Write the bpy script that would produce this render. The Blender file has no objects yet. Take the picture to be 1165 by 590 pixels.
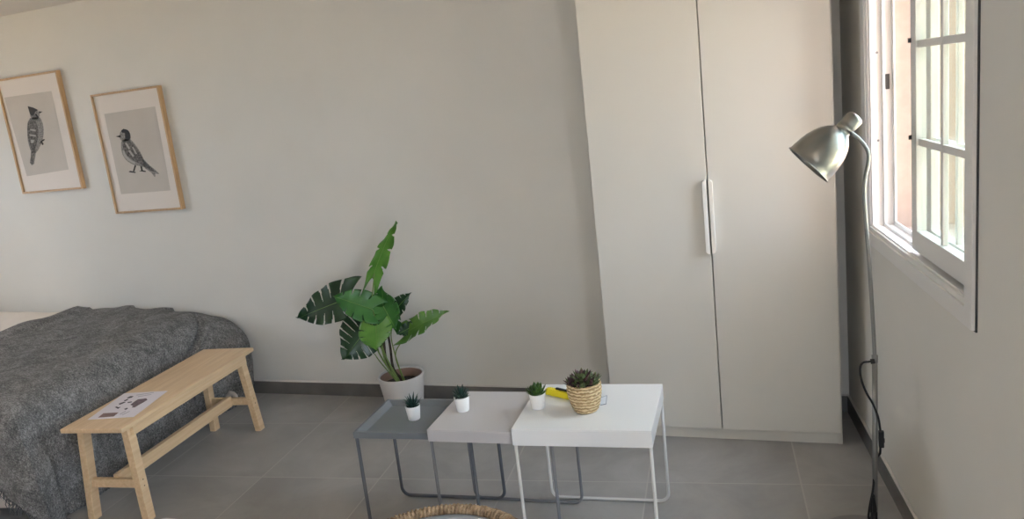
import bpy, bmesh, math, random
from mathutils import Vector, Matrix
random.seed(7)
C = bpy.context.scene.collection
PI = math.pi
# ------------------------------------------------------------------ camera model (frame 1165 x 590)
F = 892.5592; CX, CY = 582.5, 295.0
MR = [[0.9358881269513744, 0.3341974646139708, -0.11146958543496034],
      [-0.03355320256629883, -0.23041377568594484, -0.9725140999346447],
      [-0.3506958745537123, 0.9139045610017168, -0.20442812172317698]]
R_, D_, W_ = (Vector(r) for r in MR)
EYE = Vector((0, 0, 1.62))
def ray(x, y): return R_*((x-CX)/F) + D_*((y-CY)/F) + W_
def at_z(x, y, z):
    d = ray(x, y); return EYE + d*((z-EYE.z)/d.z)
def at_y(x, y, Y):
    d = ray(x, y); return EYE + d*(Y/d.y)
def at_t(x, y, t): return EYE + ray(x, y)*t          # t = distance along the view axis

# ------------------------------------------------------------------ materials
def mat(name, col, rough=.5, metal=0, noise=0, nscale=20, bump=0, bscale=60, stretch=(1, 1, 1), spec=.5, col2=None, detail=4, coords='Object'):
    m = bpy.data.materials.new(name); m.use_nodes = True
    nt = m.node_tree; N = nt.nodes; L = nt.links; b = N['Principled BSDF']
    b.inputs['Base Color'].default_value = (*col, 1); b.inputs['Roughness'].default_value = rough
    b.inputs['Metallic'].default_value = metal; b.inputs['Specular IOR Level'].default_value = spec
    tc = N.new('ShaderNodeTexCoord'); mp = N.new('ShaderNodeMapping'); L.new(tc.outputs[coords], mp.inputs[0])
    mp.inputs['Scale'].default_value = stretch
    n = N.new('ShaderNodeTexNoise'); n.inputs['Scale'].default_value = nscale; n.inputs['Detail'].default_value = detail
    L.new(mp.outputs[0], n.inputs['Vector'])
    if noise or col2:
        r = N.new('ShaderNodeValToRGB'); L.new(n.outputs['Fac'], r.inputs[0])
        c2 = col2 or tuple(min(1, c*(1+noise)) for c in col)
        c1 = col if col2 else tuple(c*(1-noise) for c in col)
        r.color_ramp.elements[0].position = .35; r.color_ramp.elements[1].position = .65
        r.color_ramp.elements[0].color = (*c1, 1); r.color_ramp.elements[1].color = (*c2, 1)
        L.new(r.outputs[0], b.inputs['Base Color'])
    if bump:
        n2 = N.new('ShaderNodeTexNoise'); n2.inputs['Scale'].default_value = bscale; n2.inputs['Detail'].default_value = 5
        L.new(mp.outputs[0], n2.inputs['Vector'])
        bp = N.new('ShaderNodeBump'); bp.inputs['Strength'].default_value = bump; bp.inputs['Distance'].default_value = .01
        L.new(n2.outputs['Fac'], bp.inputs['Height']); L.new(bp.outputs[0], b.inputs['Normal'])
    return m

WALL = mat('wall_paint', (.715, .70, .655), .9, noise=.015, nscale=3, bump=.08, bscale=220)
CEIL = mat('ceiling_paint', (.70, .665, .62), .95, noise=.01, nscale=4)
SKIRT = mat('skirting_tile', (.15, .142, .13), .5, noise=.14, nscale=7)
SKTOP = mat('skirting_grout', (.62, .60, .56), .7)
WARD = mat('wardrobe_foil', (.66, .645, .595), .55, spec=.3, noise=.01, nscale=2)
WARDIN = mat('wardrobe_inside', (.10, .10, .10), .8)
HANDLE = mat('handle_cream', (.80, .77, .70), .35)
HANDLEW = mat('handle_white', (.86, .85, .82), .35)
PVC = mat('window_white', (.74, .73, .71), .35)
GAP = mat('shadow_gap_and_fittings_dark', (.05, .05, .05), .7)  # dark fittings, and the painted shadow line round the casing
REVEAL = mat('outer_render', (.33, .255, .21), .9, noise=.04, nscale=30)
CHROME = mat('latch_steel', (.25, .25, .25), .35, metal=1)
FRAMEW = mat('oak_frame', (.46, .28, .135), .5, col2=(.56, .37, .20), nscale=9, stretch=(12, 12, 1))
MATP = mat('passepartout', (.72, .66, .60), .7)
PRINT = mat('print_paper', (.52, .475, .42), .7, noise=.05, nscale=4)
FEATH = mat('feather_ink', (.055, .05, .045), .8, col2=(.20, .185, .17), nscale=120)
FEATHM = mat('feather_mid', (.14, .13, .12), .8, col2=(.36, .34, .31), nscale=140)
FEATHD = mat('feather_dark', (.03, .027, .025), .8)
FEATHL = mat('feather_light', (.38, .36, .33), .8)
BIRCH = mat('birch_wood', (.66, .46, .27), .42, col2=(.75, .55, .34), nscale=5, stretch=(14, .8, 14), bump=.03, bscale=30)
SCREW = mat('screw_hole', (.10, .08, .06), .6)
PAPER = mat('leaflet_paper', (.80, .75, .80), .5)
INK = mat('leaflet_ink', (.05, .045, .06), .6)
INKB = mat('leaflet_brown', (.28, .17, .15), .6)
INKP = mat('leaflet_picture', (.16, .11, .13), .6, noise=.3, nscale=80)
SHEET = mat('bed_linen', (.84, .76, .68), .85, bump=.5, bscale=9)
BASE = mat('bed_base_fabric', (.42, .42, .40), .9)
TABW = mat('white_powder_coat', (.76, .775, .785), .28)
TABG = mat('mid_grey_powder_coat', (.50, .485, .49), .34)
TABD = mat('dark_grey_powder_coat', (.155, .17, .185), .34)
LEGD = mat('dark_leg_coat', (.10, .11, .125), .35)
LEGG = mat('grey_leg_coat', (.17, .175, .19), .35)
LEGW = mat('white_leg_coat', (.62, .62, .61), .32)
POTW = mat('white_pot', (.86, .86, .84), .4)
POTG = mat('pale_grey_pot', (.60, .585, .57), .55)
POTI = mat('pot_inside', (.30, .19, .14), .7)
SOIL = mat('soil', (.02, .017, .013), .95, bump=.8, bscale=150)
STEMD = mat('brown_stem', (.055, .04, .025), .8, noise=.4, nscale=40, bump=.5, bscale=60)
STEMG = mat('green_stem', (.17, .25, .06), .5)
LEAFD = mat('leaf_dark', (.008, .035, .012), .38, col2=(.015, .06, .018), nscale=8)
LEAFM = mat('leaf_mid', (.02, .11, .015), .38, col2=(.04, .17, .025), nscale=10)
LEAFB = mat('leaf_bright', (.07, .20, .025), .40, col2=(.12, .28, .04), nscale=10)
VEIN = mat('leaf_vein', (.16, .30, .07), .5)
SUCD = mat('succulent_dark', (.010, .03, .022), .45, col2=(.02, .06, .04), nscale=60)
SUCG = mat('succulent_green', (.03, .08, .012), .45, col2=(.07, .15, .02), nscale=60)
SUCR = mat('rosette_green', (.07, .10, .03), .5, col2=(.13, .16, .06), nscale=60)
SUCP = mat('rosette_purple', (.07, .03, .04), .5, col2=(.12, .06, .06), nscale=60)
YEL = mat('yellow_plastic', (.80, .66, .01), .4)
BLK = mat('black_plastic', (.006, .006, .006), .45)
ROPE = mat('jute_rope', (.20, .13, .07), .9, col2=(.44, .31, .19), nscale=45, bump=.8, bscale=160)
CUSH = mat('blue_grey_cushion', (.30, .32, .35), .8, noise=.05)
CUSHW = mat('white_cushion', (.80, .80, .80), .8)
LAMPM = mat('brushed_steel', (.27, .27, .26), .30, metal=1, bump=.03, bscale=40)
POLE = mat('satin_steel', (.27, .27, .265), .38, metal=.7)
TAG = mat('tag_outline', (.25, .29, .38), .4)
TAGW = mat('tag_white', (.74, .78, .84), .4)
# weave for the small basket
def weave(name, c1, c2, sz, sa):
    m = mat(name, c1, .85); nt = m.node_tree; N = nt.nodes; L = nt.links; b = N['Principled BSDF']
    tc = N.new('ShaderNodeTexCoord'); no = N.new('ShaderNodeTexNoise'); no.inputs['Scale'].default_value = 55
    w = N.new('ShaderNodeTexWave'); w.bands_direction = 'Z'; w.inputs['Scale'].default_value = sz; w.inputs['Distortion'].default_value = 3.5
    w.inputs['Detail Scale'].default_value = 3
    L.new(tc.outputs['Object'], w.inputs['Vector']); L.new(tc.outputs['Object'], no.inputs['Vector'])
    mx = N.new('ShaderNodeMath'); mx.operation = 'MULTIPLY'; L.new(w.outputs['Fac'], mx.inputs[0]); L.new(no.outputs['Fac'], mx.inputs[1])
    r = N.new('ShaderNodeValToRGB'); r.color_ramp.elements[0].color = (*c1, 1); r.color_ramp.elements[1].color = (*c2, 1)
    r.color_ramp.elements[0].position = .05; r.color_ramp.elements[1].position = .45
    L.new(mx.outputs[0], r.inputs[0]); L.new(r.outputs[0], b.inputs['Base Color'])
    bp = N.new('ShaderNodeBump'); bp.inputs['Strength'].default_value = .8; bp.inputs['Distance'].default_value = .01
    L.new(mx.outputs[0], bp.inputs['Height']); L.new(bp.outputs[0], b.inputs['Normal'])
    return m
SEAG = weave('seagrass_weave', (.42, .28, .13), (.80, .63, .38), 26, 3)
BASKW = weave('basket_weave', (.25, .17, .10), (.5, .38, .24), 16, 3)

def throw_mat():
    m = mat('grey_throw_wool', (.05, .05, .055), .95, spec=.15); nt = m.node_tree; N = nt.nodes; L = nt.links; b = N['Principled BSDF']
    tc = N.new('ShaderNodeTexCoord')
    def nz(sc, st, det=3):
        mp = N.new('ShaderNodeMapping'); mp.inputs['Scale'].default_value = st; L.new(tc.outputs['Object'], mp.inputs[0])
        n = N.new('ShaderNodeTexNoise'); n.inputs['Scale'].default_value = sc; n.inputs['Detail'].default_value = det; n.inputs['Distortion'].default_value = 1.2
        L.new(mp.outputs[0], n.inputs['Vector']); return n
    a = nz(70, (1, 2.2, 1.4)); c = nz(150, (1.8, 1, 1)); d = nz(9, (1, 1, 1))
    ad = N.new('ShaderNodeMath'); ad.operation = 'ADD'; L.new(a.outputs['Fac'], ad.inputs[0]); L.new(c.outputs['Fac'], ad.inputs[1])
    a2 = N.new('ShaderNodeMath'); a2.operation = 'MULTIPLY_ADD'; L.new(d.outputs['Fac'], a2.inputs[0]); a2.inputs[1].default_value = .5; L.new(ad.outputs[0], a2.inputs[2])
    r = N.new('ShaderNodeValToRGB'); e = r.color_ramp.elements
    e[0].position = .42; e[0].color = (.07, .069, .069, 1); e[1].position = .76; e[1].color = (.46, .445, .43, 1)
    k = e.new(.60); k.color = (.19, .185, .18, 1)
    sc = N.new('ShaderNodeMath'); sc.operation = 'MULTIPLY'; sc.inputs[1].default_value = .5; L.new(a2.outputs[0], sc.inputs[0])
    L.new(sc.outputs[0], r.inputs[0]); L.new(r.outputs[0], b.inputs['Base Color'])
    bp = N.new('ShaderNodeBump'); bp.inputs['Strength'].default_value = .7; bp.inputs['Distance'].default_value = .012
    L.new(ad.outputs[0], bp.inputs['Height']); L.new(bp.outputs[0], b.inputs['Normal'])
    return m
THROW = throw_mat()
FRINGE = mat('fringe_wool', (.13, .13, .13), .95, spec=.1)

def floor_mat():
    m = mat('stoneware_tiles', (.2, .2, .2), .42); nt = m.node_tree; N = nt.nodes; L = nt.links; b = N['Principled BSDF']
    th = -0.10566; c, s = math.cos(th), math.sin(th); P = .600
    tc = N.new('ShaderNodeTexCoord'); sp = N.new('ShaderNodeSeparateXYZ'); L.new(tc.outputs['Object'], sp.inputs[0])
    def M(op, a, b_=None, c_=None):
        n = N.new('ShaderNodeMath'); n.operation = op
        for i, v in enumerate((a, b_, c_)):
            if v is None: continue
            if isinstance(v, (int, float)): n.inputs[i].default_value = v
            else: L.new(v, n.inputs[i])
        return n.outputs[0]
    u = M('DIVIDE', M('ADD', M('SUBTRACT', M('MULTIPLY', sp.outputs[0], c), M('MULTIPLY', sp.outputs[1], s)), -.27), P)
    v = M('DIVIDE', M('ADD', M('ADD', M('MULTIPLY', sp.outputs[0], s), M('MULTIPLY', sp.outputs[1], c)), -2.99), P)
    fu, fv = M('FRACT', u), M('FRACT', v)
    du = M('MINIMUM', fu, M('SUBTRACT', 1, fu)); dv = M('MINIMUM', fv, M('SUBTRACT', 1, fv))
    g = M('LESS_THAN', M('MINIMUM', du, dv), .0032/P)
    cb = N.new('ShaderNodeCombineXYZ'); L.new(M('FLOOR', u), cb.inputs[0]); L.new(M('FLOOR', v), cb.inputs[1])
    wn = N.new('ShaderNodeTexWhiteNoise'); wn.noise_dimensions = '3D'; L.new(cb.outputs[0], wn.inputs['Vector'])
    vo = N.new('ShaderNodeVectorMath'); vo.operation = 'MULTIPLY_ADD'; L.new(wn.outputs['Color'], vo.inputs[0]); vo.inputs[1].default_value = (9, 9, 9); L.new(tc.outputs['Object'], vo.inputs[2])
    n1 = N.new('ShaderNodeTexNoise'); n1.inputs['Scale'].default_value = 3.2; n1.inputs['Detail'].default_value = 7; n1.inputs['Roughness'].default_value = .62; n1.inputs['Distortion'].default_value = .6
    L.new(vo.outputs[0], n1.inputs['Vector'])
    r = N.new('ShaderNodeValToRGB'); e = r.color_ramp.elements
    e[0].position = .3; e[0].color = (.29, .285, .276, 1); e[1].position = .72; e[1].color = (.41, .405, .395, 1)
    L.new(n1.outputs['Fac'], r.inputs[0])
    hv = N.new('ShaderNodeHueSaturation'); L.new(r.outputs[0], hv.inputs['Color']); L.new(M('MULTIPLY_ADD', wn.outputs['Value'], .10, .95), hv.inputs['Value'])
    mx = N.new('ShaderNodeMixRGB'); L.new(g, mx.inputs[0]); L.new(hv.outputs[0], mx.inputs[1]); mx.inputs[2].default_value = (.43, .42, .40, 1)
    L.new(mx.outputs[0], b.inputs['Base Color'])
    L.new(M('MULTIPLY_ADD', n1.outputs['Fac'], .25, .30), b.inputs['Roughness'])
    return m
FLOOR = floor_mat()

def glass_mat(tint=(.93, .97, .95)):
    m = bpy.data.materials.new('pane_glass'); m.use_nodes = True; nt = m.node_tree; N = nt.nodes; L = nt.links
    N.remove(N['Principled BSDF']); o = N['Material Output']
    t = N.new('ShaderNodeBsdfTransparent'); t.inputs[0].default_value = (*tint, 1)
    g = N.new('ShaderNodeBsdfGlossy'); g.inputs['Roughness'].default_value = .03; g.inputs[0].default_value = (.9, .95, .93, 1)
    f0 = N.new('ShaderNodeFresnel'); f0.inputs['IOR'].default_value = 1.28
    ge = N.new('ShaderNodeNewGeometry'); f = N.new('ShaderNodeMath'); f.operation = 'MULTIPLY'; iv = N.new('ShaderNodeMath'); iv.operation = 'SUBTRACT'; iv.inputs[0].default_value = 1
    L.new(ge.outputs['Backfacing'], iv.inputs[1]); L.new(f0.outputs[0], f.inputs[0]); L.new(iv.outputs[0], f.inputs[1])
    x = N.new('ShaderNodeMixShader'); L.new(f.outputs[0], x.inputs[0]); L.new(t.outputs[0], x.inputs[1]); L.new(g.outputs[0], x.inputs[2]); L.new(x.outputs[0], o.inputs[0])
    return m
GLASS = glass_mat((.92, .955, .93))
PGLASS = glass_mat((.96, .965, .965))

# ------------------------------------------------------------------ mesh helpers
def link(name, bm, m, parent=None, smooth=False, bevel=0, seg=2, loc=None, mods=None):
    me = bpy.data.meshes.new(name); bmesh.ops.recalc_face_normals(bm, faces=bm.faces); bm.to_mesh(me); bm.free()
    for mm in (m if isinstance(m, (list, tuple)) else [m]): me.materials.append(mm)
    if smooth:
        for p in me.polygons: p.use_smooth = True
    o = bpy.data.objects.new(name, me); C.objects.link(o)
    if parent: o.parent = parent
    if loc is not None: o.location = loc
    if bevel:
        b = o.modifiers.new('bevel', 'BEVEL'); b.width = bevel; b.segments = seg; b.limit_method = 'ANGLE'; b.angle_limit = .6
    return o
def tag(o, label, cat, group=None):
    o['label'] = label; o['category'] = cat
    if group: o['group'] = group
    return o
def thing(name, label, cat, loc=(0, 0, 0), rz=0, group=None):
    o = bpy.data.objects.new(name, None); C.objects.link(o); o.location = loc; o.rotation_euler = (0, 0, rz); o.empty_display_size = .1
    return tag(o, label, cat, group)
def structure(name, loc=(0, 0, 0), mtx=None):
    o = bpy.data.objects.new(name, None); C.objects.link(o); o.location = loc; o['kind'] = 'structure'; o.empty_display_size = .1
    if mtx: o.matrix_world = mtx
    return o
def box(bm, x0, x1, y0, y1, z0, z1, mtx=None, mi=0):
    vs = [bm.verts.new(Vector((x, y, z)) if mtx is None else mtx @ Vector((x, y, z))) for x in (x0, x1) for y in (y0, y1) for z in (z0, z1)]
    for f in ((0, 1, 3, 2), (4, 6, 7, 5), (0, 4, 5, 1), (2, 3, 7, 6), (0, 2, 6, 4), (1, 5, 7, 3)):
        fc = bm.faces.new([vs[i] for i in f]); fc.material_index = mi
    return bm
def B(*a, **k): return box(bmesh.new(), *a, **k)
def hexa(bm, bot, top):      # two quads of 4 points
    b = [bm.verts.new(p) for p in bot]; t = [bm.verts.new(p) for p in top]
    bm.faces.new(b[::-1]); bm.faces.new(t)
    for i in range(4): bm.faces.new((b[i], b[(i+1) % 4], t[(i+1) % 4], t[i]))
    return bm
def catmull(pts, n=8):
    pts = [Vector(p) for p in pts]; P = [2*pts[0]-pts[1]] + pts + [2*pts[-1]-pts[-2]]; out = []
    for i in range(1, len(P)-2):
        a, b, c, d = P[i-1:i+3]
        for k in range(n):
            t = k/n
            out.append(.5*((2*b)+(c-a)*t+(2*a-5*b+4*c-d)*t*t+(3*b-a-3*c+d)*t**3))
    out.append(pts[-1]); return out
def tube(bm, pts, r, seg=10, closed=False, caps=True):
    pts = [Vector(p) for p in pts]; n = len(pts); rs = r if isinstance(r, (list, tuple)) else [r]*n
    rings = []; prev = None
    for i, p in enumerate(pts):
        if closed: t = (pts[(i+1) % n]-pts[i-1])
        else: t = (pts[min(i+1, n-1)]-pts[max(i-1, 0)])
        t.normalize()
        if prev is None:
            a = Vector((0, 0, 1)) if abs(t.z) < .9 else Vector((1, 0, 0)); u = t.cross(a).normalized()
        else:
            u = (prev - t*prev.dot(t)).normalized()
        prev = u; w = t.cross(u)
        rings.append([bm.verts.new(p+(u*math.cos(2*PI*k/seg)+w*math.sin(2*PI*k/seg))*rs[i]) for k in range(seg)])
    m = n if closed else n-1
    for i in range(m):
        a, b = rings[i], rings[(i+1) % n]
        for k in range(seg): bm.faces.new((a[k], a[(k+1) % seg], b[(k+1) % seg], b[k]))
    if not closed and caps: bm.faces.new(rings[0][::-1]); bm.faces.new(rings[-1])
    return bm
def lathe(bm, prof, seg=40, mtx=None, cap0=False, cap1=False):
    rings = []
    for r, z in prof:
        rings.append([bm.verts.new((mtx or Matrix()) @ Vector((r*math.cos(2*PI*k/seg), r*math.sin(2*PI*k/seg), z))) for k in range(seg)])
    for a, b in zip(rings, rings[1:]):
        for k in range(seg): bm.faces.new((a[k], a[(k+1) % seg], b[(k+1) % seg], b[k]))
    if cap0: bm.faces.new(rings[0][::-1])
    if cap1: bm.faces.new(rings[-1])
    return bm
def polyprism(bm, pts, z0, z1):     # pts: list of (x,y) -> extruded
    a = [bm.verts.new((x, y, z0)) for x, y in pts]; b = [bm.verts.new((x, y, z1)) for x, y in pts]
    bm.faces.new(a[::-1]); bm.faces.new(b); n = len(pts)
    for i in range(n): bm.faces.new((a[i], a[(i+1) % n], b[(i+1) % n], b[i]))
    return bm

CFG = dict(lw=(1.5, 2.75, 1.15, 2.1), left=1, front=0, wing=1, expo=1.38, fx=((.45, .95),), hidl=.7, sky=5, hid=.45, sun=20, ds0=3.05, ds1=4.8)  # wing switches the added light-blocking wall; lw and fx size the added openings
DS0, DS1 = CFG['ds0'], CFG['ds1']
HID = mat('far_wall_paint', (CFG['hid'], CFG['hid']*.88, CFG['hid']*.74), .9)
# ------------------------------------------------------------------ the room
YB = 3.731                      # back wall
RC = Vector((.168, YB, 0)); DR = Vector((.1438, -.98961, 0)).normalized(); OUT = Vector((.98961, .1438, 0)).normalized()
SEND = 6.3; ZC = 2.442; XL = -6.0; YN = RC.y + DR.y*SEND
WM = Matrix(((DR.x, OUT.x, 0, RC.x), (DR.y, OUT.y, 0, RC.y), (0, 0, 1, 0), (0, 0, 0, 1)))   # wall frame: s, depth outwards, z
xr = lambda y: RC.x + DR.x*(RC.y-y)/(-DR.y)

def st(o): o['kind'] = 'structure'; return o
bm = bmesh.new(); polyprism(bm, [(XL, YB), (xr(YB), YB), (xr(YN), YN), (XL, YN)], -.1, 0); st(link('floor', bm, FLOOR))
bm = bmesh.new(); polyprism(bm, [(XL-.2, YB+.2), (xr(YB)+.3, YB+.2), (xr(YN)+.4, YN-.2), (XL-.2, YN-.2)], ZC, ZC+.12); st(link('ceiling', bm, CEIL))
st(link('wall_back', B(XL-.2, xr(YB)+.28, YB, YB+.2, -.1, ZC), WALL))
LY0, LY1, LZ0, LZ1 = CFG['lw']      # unseen window added by the bed to brighten the left side
bm = bmesh.new()
for a in ((YN-.2, LY0, -.1, ZC), (LY1, YB, -.1, ZC)) + (((LY0, LY1, -.1, ZC),) if not CFG['left'] else ()) + ((LY0, LY1, -.1, LZ0), (LY0, LY1, LZ1, ZC)): box(bm, XL-.2, XL, *a)
st(link('wall_left', bm, mat('left_wall_paint', (CFG['hidl'], CFG['hidl']*.84, CFG['hidl']*.66), .9)))
FXS = CFG['fx']              # unseen glazed opening added behind the camera to light the wardrobe gap
bm = bmesh.new(); xe = XL
for a, b in FXS:
    box(bm, xe, a, YN-.2, YN, -.1, ZC); box(bm, a, b, YN-.2, YN, 2.15, ZC); box(bm, a, b, YN-.2, YN, -.1, 0); xe = b
box(bm, xe, xr(YN)+.28, YN-.2, YN, -.1, ZC)
st(link('wall_front', bm, HID))
# right wall with a window opening and a terrace door opening
WS0, WS1, WZ0, WZ1 = .468, 1.548, .948, 2.03
DZ1 = 2.2
T = .27
bm = bmesh.new()
for s0, s1, z0, z1 in ((0, WS0, -.1, ZC), (WS0, WS1, -.1, WZ0), (WS0, WS1, WZ1, ZC), (WS1, DS0, -.1, ZC), (DS0, DS1, DZ1, ZC), (DS1, SEND, -.1, ZC), (DS0, DS1, -.1, 0)):
    box(bm, s0, s1, 0, T, z0, z1, WM)
bmesh.ops.remove_doubles(bm, verts=bm.verts, dist=1e-5)
wr = link('wall_right', bm, [WALL, REVEAL])
wr['kind'] = 'structure'
# exterior render coat, lining the opening outside the window frame
bm = bmesh.new()
for a in ((WS0-.12, WS0+.004, .09, .42, WZ0-.1, WZ1+.1), (WS0, WS1, .09, T+.02, WZ1-.004, WZ1+.1), (WS0, WS1, .09, T+.03, WZ0-.06, WZ0+.01), (WS1-.004, WS1+.12, .09, T+.02, WZ0-.1, WZ1+.1)):
    box(bm, *a, WM)
st(link('trim_1', bm, REVEAL))
# baseboards
def board(name, a, b, inward):
    a, b = Vector(a), Vector(b); n = Vector(inward)*.011; bm = bmesh.new()
    hexa(bm, [a, b, b+n, a+n], [p+Vector((0, 0, .078)) for p in (a, b, b+n, a+n)])
    o = st(link(name, bm, SKIRT))
    bm = bmesh.new(); hexa(bm, [p+Vector((0, 0, .0781)) for p in (a, b, b+n*.8, a+n*.8)], [p+Vector((0, 0, .084)) for p in (a, b, b+n*.3, a+n*.3)])
    link('grout_line', bm, SKTOP, o); return o
board('baseboard_back', (XL, YB, 0), (xr(YB), YB, 0), (0, -1, 0))
board('baseboard_right', WM @ Vector((.012, 0, 0)), WM @ Vector((DS0-.06, 0, 0)), -OUT)
board('baseboard_left', (XL, YN, 0), (XL, YB-.012, 0), (1, 0, 0))

# window (right wall)
win = structure('window_1', mtx=WM)
def rect_frame(s0, s1, z0, z1, w, d0, d1, wb=None, wt=None, wl=None, wrr=None):
    bm = bmesh.new(); wb = wb or w; wt = wt or w; wl = wl or w; wrr = wrr or w
    O = [(s0, z0), (s1, z0), (s1, z1), (s0, z1)]; I = [(s0+wl, z0+wb), (s1-wrr, z0+wb), (s1-wrr, z1-wt), (s0+wl, z1-wt)]
    v = {}
    for d in (d0, d1):
        for i, (s, z) in enumerate(O): v['o', i, d] = bm.verts.new((s, d, z))
        for i, (s, z) in enumerate(I): v['i', i, d] = bm.verts.new((s, d, z))
    for i in range(4):
        j = (i+1) % 4
        bm.faces.new((v['o', i, d0], v['o', j, d0], v['i', j, d0], v['i', i, d0]))
        bm.faces.new((v['o', i, d1], v['i', i, d1], v['i', j, d1], v['o', j, d1]))
        bm.faces.new((v['o', i, d0], v['o', i, d1], v['o', j, d1], v['o', j, d0]))
        bm.faces.new((v['i', i, d0], v['i', j, d0], v['i', j, d1], v['i', i, d1]))
    return bm
link('casing', rect_frame(WS0-.04, WS1+.042, WZ0-.038, WZ1+.05, .055, -.013, 0, wb=.05), PVC, win, bevel=.002)
link('painted_shadow_gap', rect_frame(WS0-.044, WS1+.0475, WZ0-.041, WZ1+.054, .008, -.004, .0), GAP, win)  # dark strip that paints the shadow line at the casing edge
fr = link('window_frame', rect_frame(WS0, WS1, WZ0, WZ1, .03, -.006, .088, wb=.028), PVC, win, bevel=.002)
link('outer_frame_step', rect_frame(WS0+.026, WS1-.026, WZ0+.022, WZ1-.026, .012, .002, .012), PVC, fr, bevel=.001)
link('track_rib', rect_frame(WS0+.026, WS1-.026, WZ0+.022, WZ1-.026, .016, .044, .050), PVC, fr, bevel=.001)
link('outer_stop', rect_frame(WS0+.026, WS1-.026, WZ0+.022, WZ1-.026, .022, .080, .086), PVC, fr, bevel=.001)
for z in (1.30, 1.62, 1.92): link('screw_cap', lathe(bmesh.new(), [(.0045, 0), (.0045, .0015)], 10, Matrix.Translation((WS0+.0305, .028, z)) @ Matrix.Rotation(PI/2, 4, 'Y'), True, True), CHROME, fr)
lt = link('strike_plate', B(WS0+.030, WS0+.034, .056, .070, 1.485, 1.54), GAP, fr, bevel=.001)
def sash(s0, s1, d0, d1, stiles=.052):
    z0, z1 = WZ0+.045, WZ1-.035
    o = link('sash', rect_frame(s0, s1, z0, z1, .05, d0, d1, wb=.066, wl=stiles), PVC, win, bevel=.002)
    gs0, gs1, gz0, gz1 = s0+stiles, s1-.05, z0+.066, z1-.05; dm = (d0+d1)/2
    bm = bmesh.new(); box(bm, gs0-.004, gs1+.004, dm-.002, dm+.002, gz0-.004, gz1+.004); link('pane', bm, GLASS, o)
    bm = bmesh.new(); sm = (gs0+gs1)/2; box(bm, sm-.009, sm+.009, dm-.008, dm+.008, gz0, gz1)
    for z in (1.338, 1.632): box(bm, gs0, gs1, dm-.0075, dm+.0075, z-.011, z+.011)
    link('glazing_bars', bm, PVC, o, bevel=.0015)
    return o
s_in = sash(.985, WS1-.024, .012, .042)
s_out = sash(.99, WS1-.03, .052, .078)
link('pull_recess', B(WS1-.05, WS1-.042, .0095, .0125, 1.43, 1.60), GAP, s_in)
link('pull_plate', B(WS1-.0545, WS1-.0375, .0095, .0118, 1.415, 1.615), CHROME if False else PVC, s_in, bevel=.001)
for z in (1.35, 1.645): link('bumper', B(.988, .994, .004, .0125, z-.007, z+.007), GAP, s_in)

# terrace door, beside the camera
door = structure('door_1', mtx=WM)
link('door_casing', rect_frame(DS0-.05, DS1+.05, -.02, DZ1+.05, .06, -.013, -.0005, wb=.015), PVC, door, bevel=.002)
link('door_frame', rect_frame(DS0, DS1, 0, DZ1, .045, 0, .08), PVC, door, bevel=.002)
for a, b in ((DS0+.045, (DS0+DS1)/2), ((DS0+DS1)/2, DS1-.045)):
    o = link('door_sash', rect_frame(a, b, .045, DZ1-.045, .055, .02, .06), PVC, door, bevel=.002)
    link('pane', B(a+.05, b-.05, .038, .042, .095, DZ1-.095), PGLASS, o)

if CFG['left']: w2 = structure('added_window_2', mtx=Matrix(((0, -1, 0, XL), (1, 0, 0, 0), (0, 0, 1, 0), (0, 0, 0, 1))))  # glazing of the added left window, there for fill light
for a, b in (((LY0, (LY0+LY1)/2), ((LY0+LY1)/2, LY1)) if CFG['left'] else ()):
    o = link('sash', rect_frame(a, b, LZ0, LZ1, .055, .03, .08), PVC, w2, bevel=.002)
    link('pane', B(a+.05, b-.05, .053, .057, LZ0+.05, LZ1-.05), PGLASS, o)
for k_, (fa, fb) in enumerate(FXS):
  d2 = structure('door_%d' % (k_+2), loc=(0, YN, 0)); nn = 2 if fb-fa > 1 else 1  # glazing of the added opening that lets light into the gap
  for q_ in range(nn):
    a, b = fa+(fb-fa)*q_/nn, fa+(fb-fa)*(q_+1)/nn
    bm = rect_frame(a, b, 0, 2.15, .06, .06, .12)
    for v in bm.verts: v.co.y = -v.co.y
    o = link('door_sash', bm, PVC, d2, bevel=.002)
    link('pane', B(a+.055, b-.055, -.092, -.088, .055, 2.095), PGLASS, o)
# outside: pale terrace, lawn, pale garden wall
tm = mat('terrace_paving', (.62, .50, .38), .9, noise=.05, nscale=3); gm = mat('dry_lawn', (.16, .19, .045), .95, noise=.25, nscale=1.5)
def outside(name, s0, s1, d0, d1, z0, z1, m, label, cat):
    bm = bmesh.new(); box(bm, s0, s1, d0, d1, z0, z1, WM); o = link(name, bm, m); o['kind'] = 'structure'; return o
if CFG['wing']: outside('light_block_wall', 2.0, 2.2, T+.0005, 1.8, -.3, 4.6, REVEAL, '', '')  # unseen wall added to cut window light on the wardrobe and sun on the jamb
outside('trim_2', -14, 14, T+.001, 16, -.3, -.12, tm, '', '')
st(link('trim_6', B(XL-14, XL-.201, -8, 12, -.3, -.12), tm))
st(link('trim_5', B(-16, XL+16, YN-14, YN-.201, -.3, -.12), tm))
outside('trim_3', -60, 40, 16, 60, -.3, -.14, gm, '', '')
outside('trim_4', -60, 40, 60, 60.3, -.2, .9, mat('garden_wall', (.5, .42, .33), .9), '', '')

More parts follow.
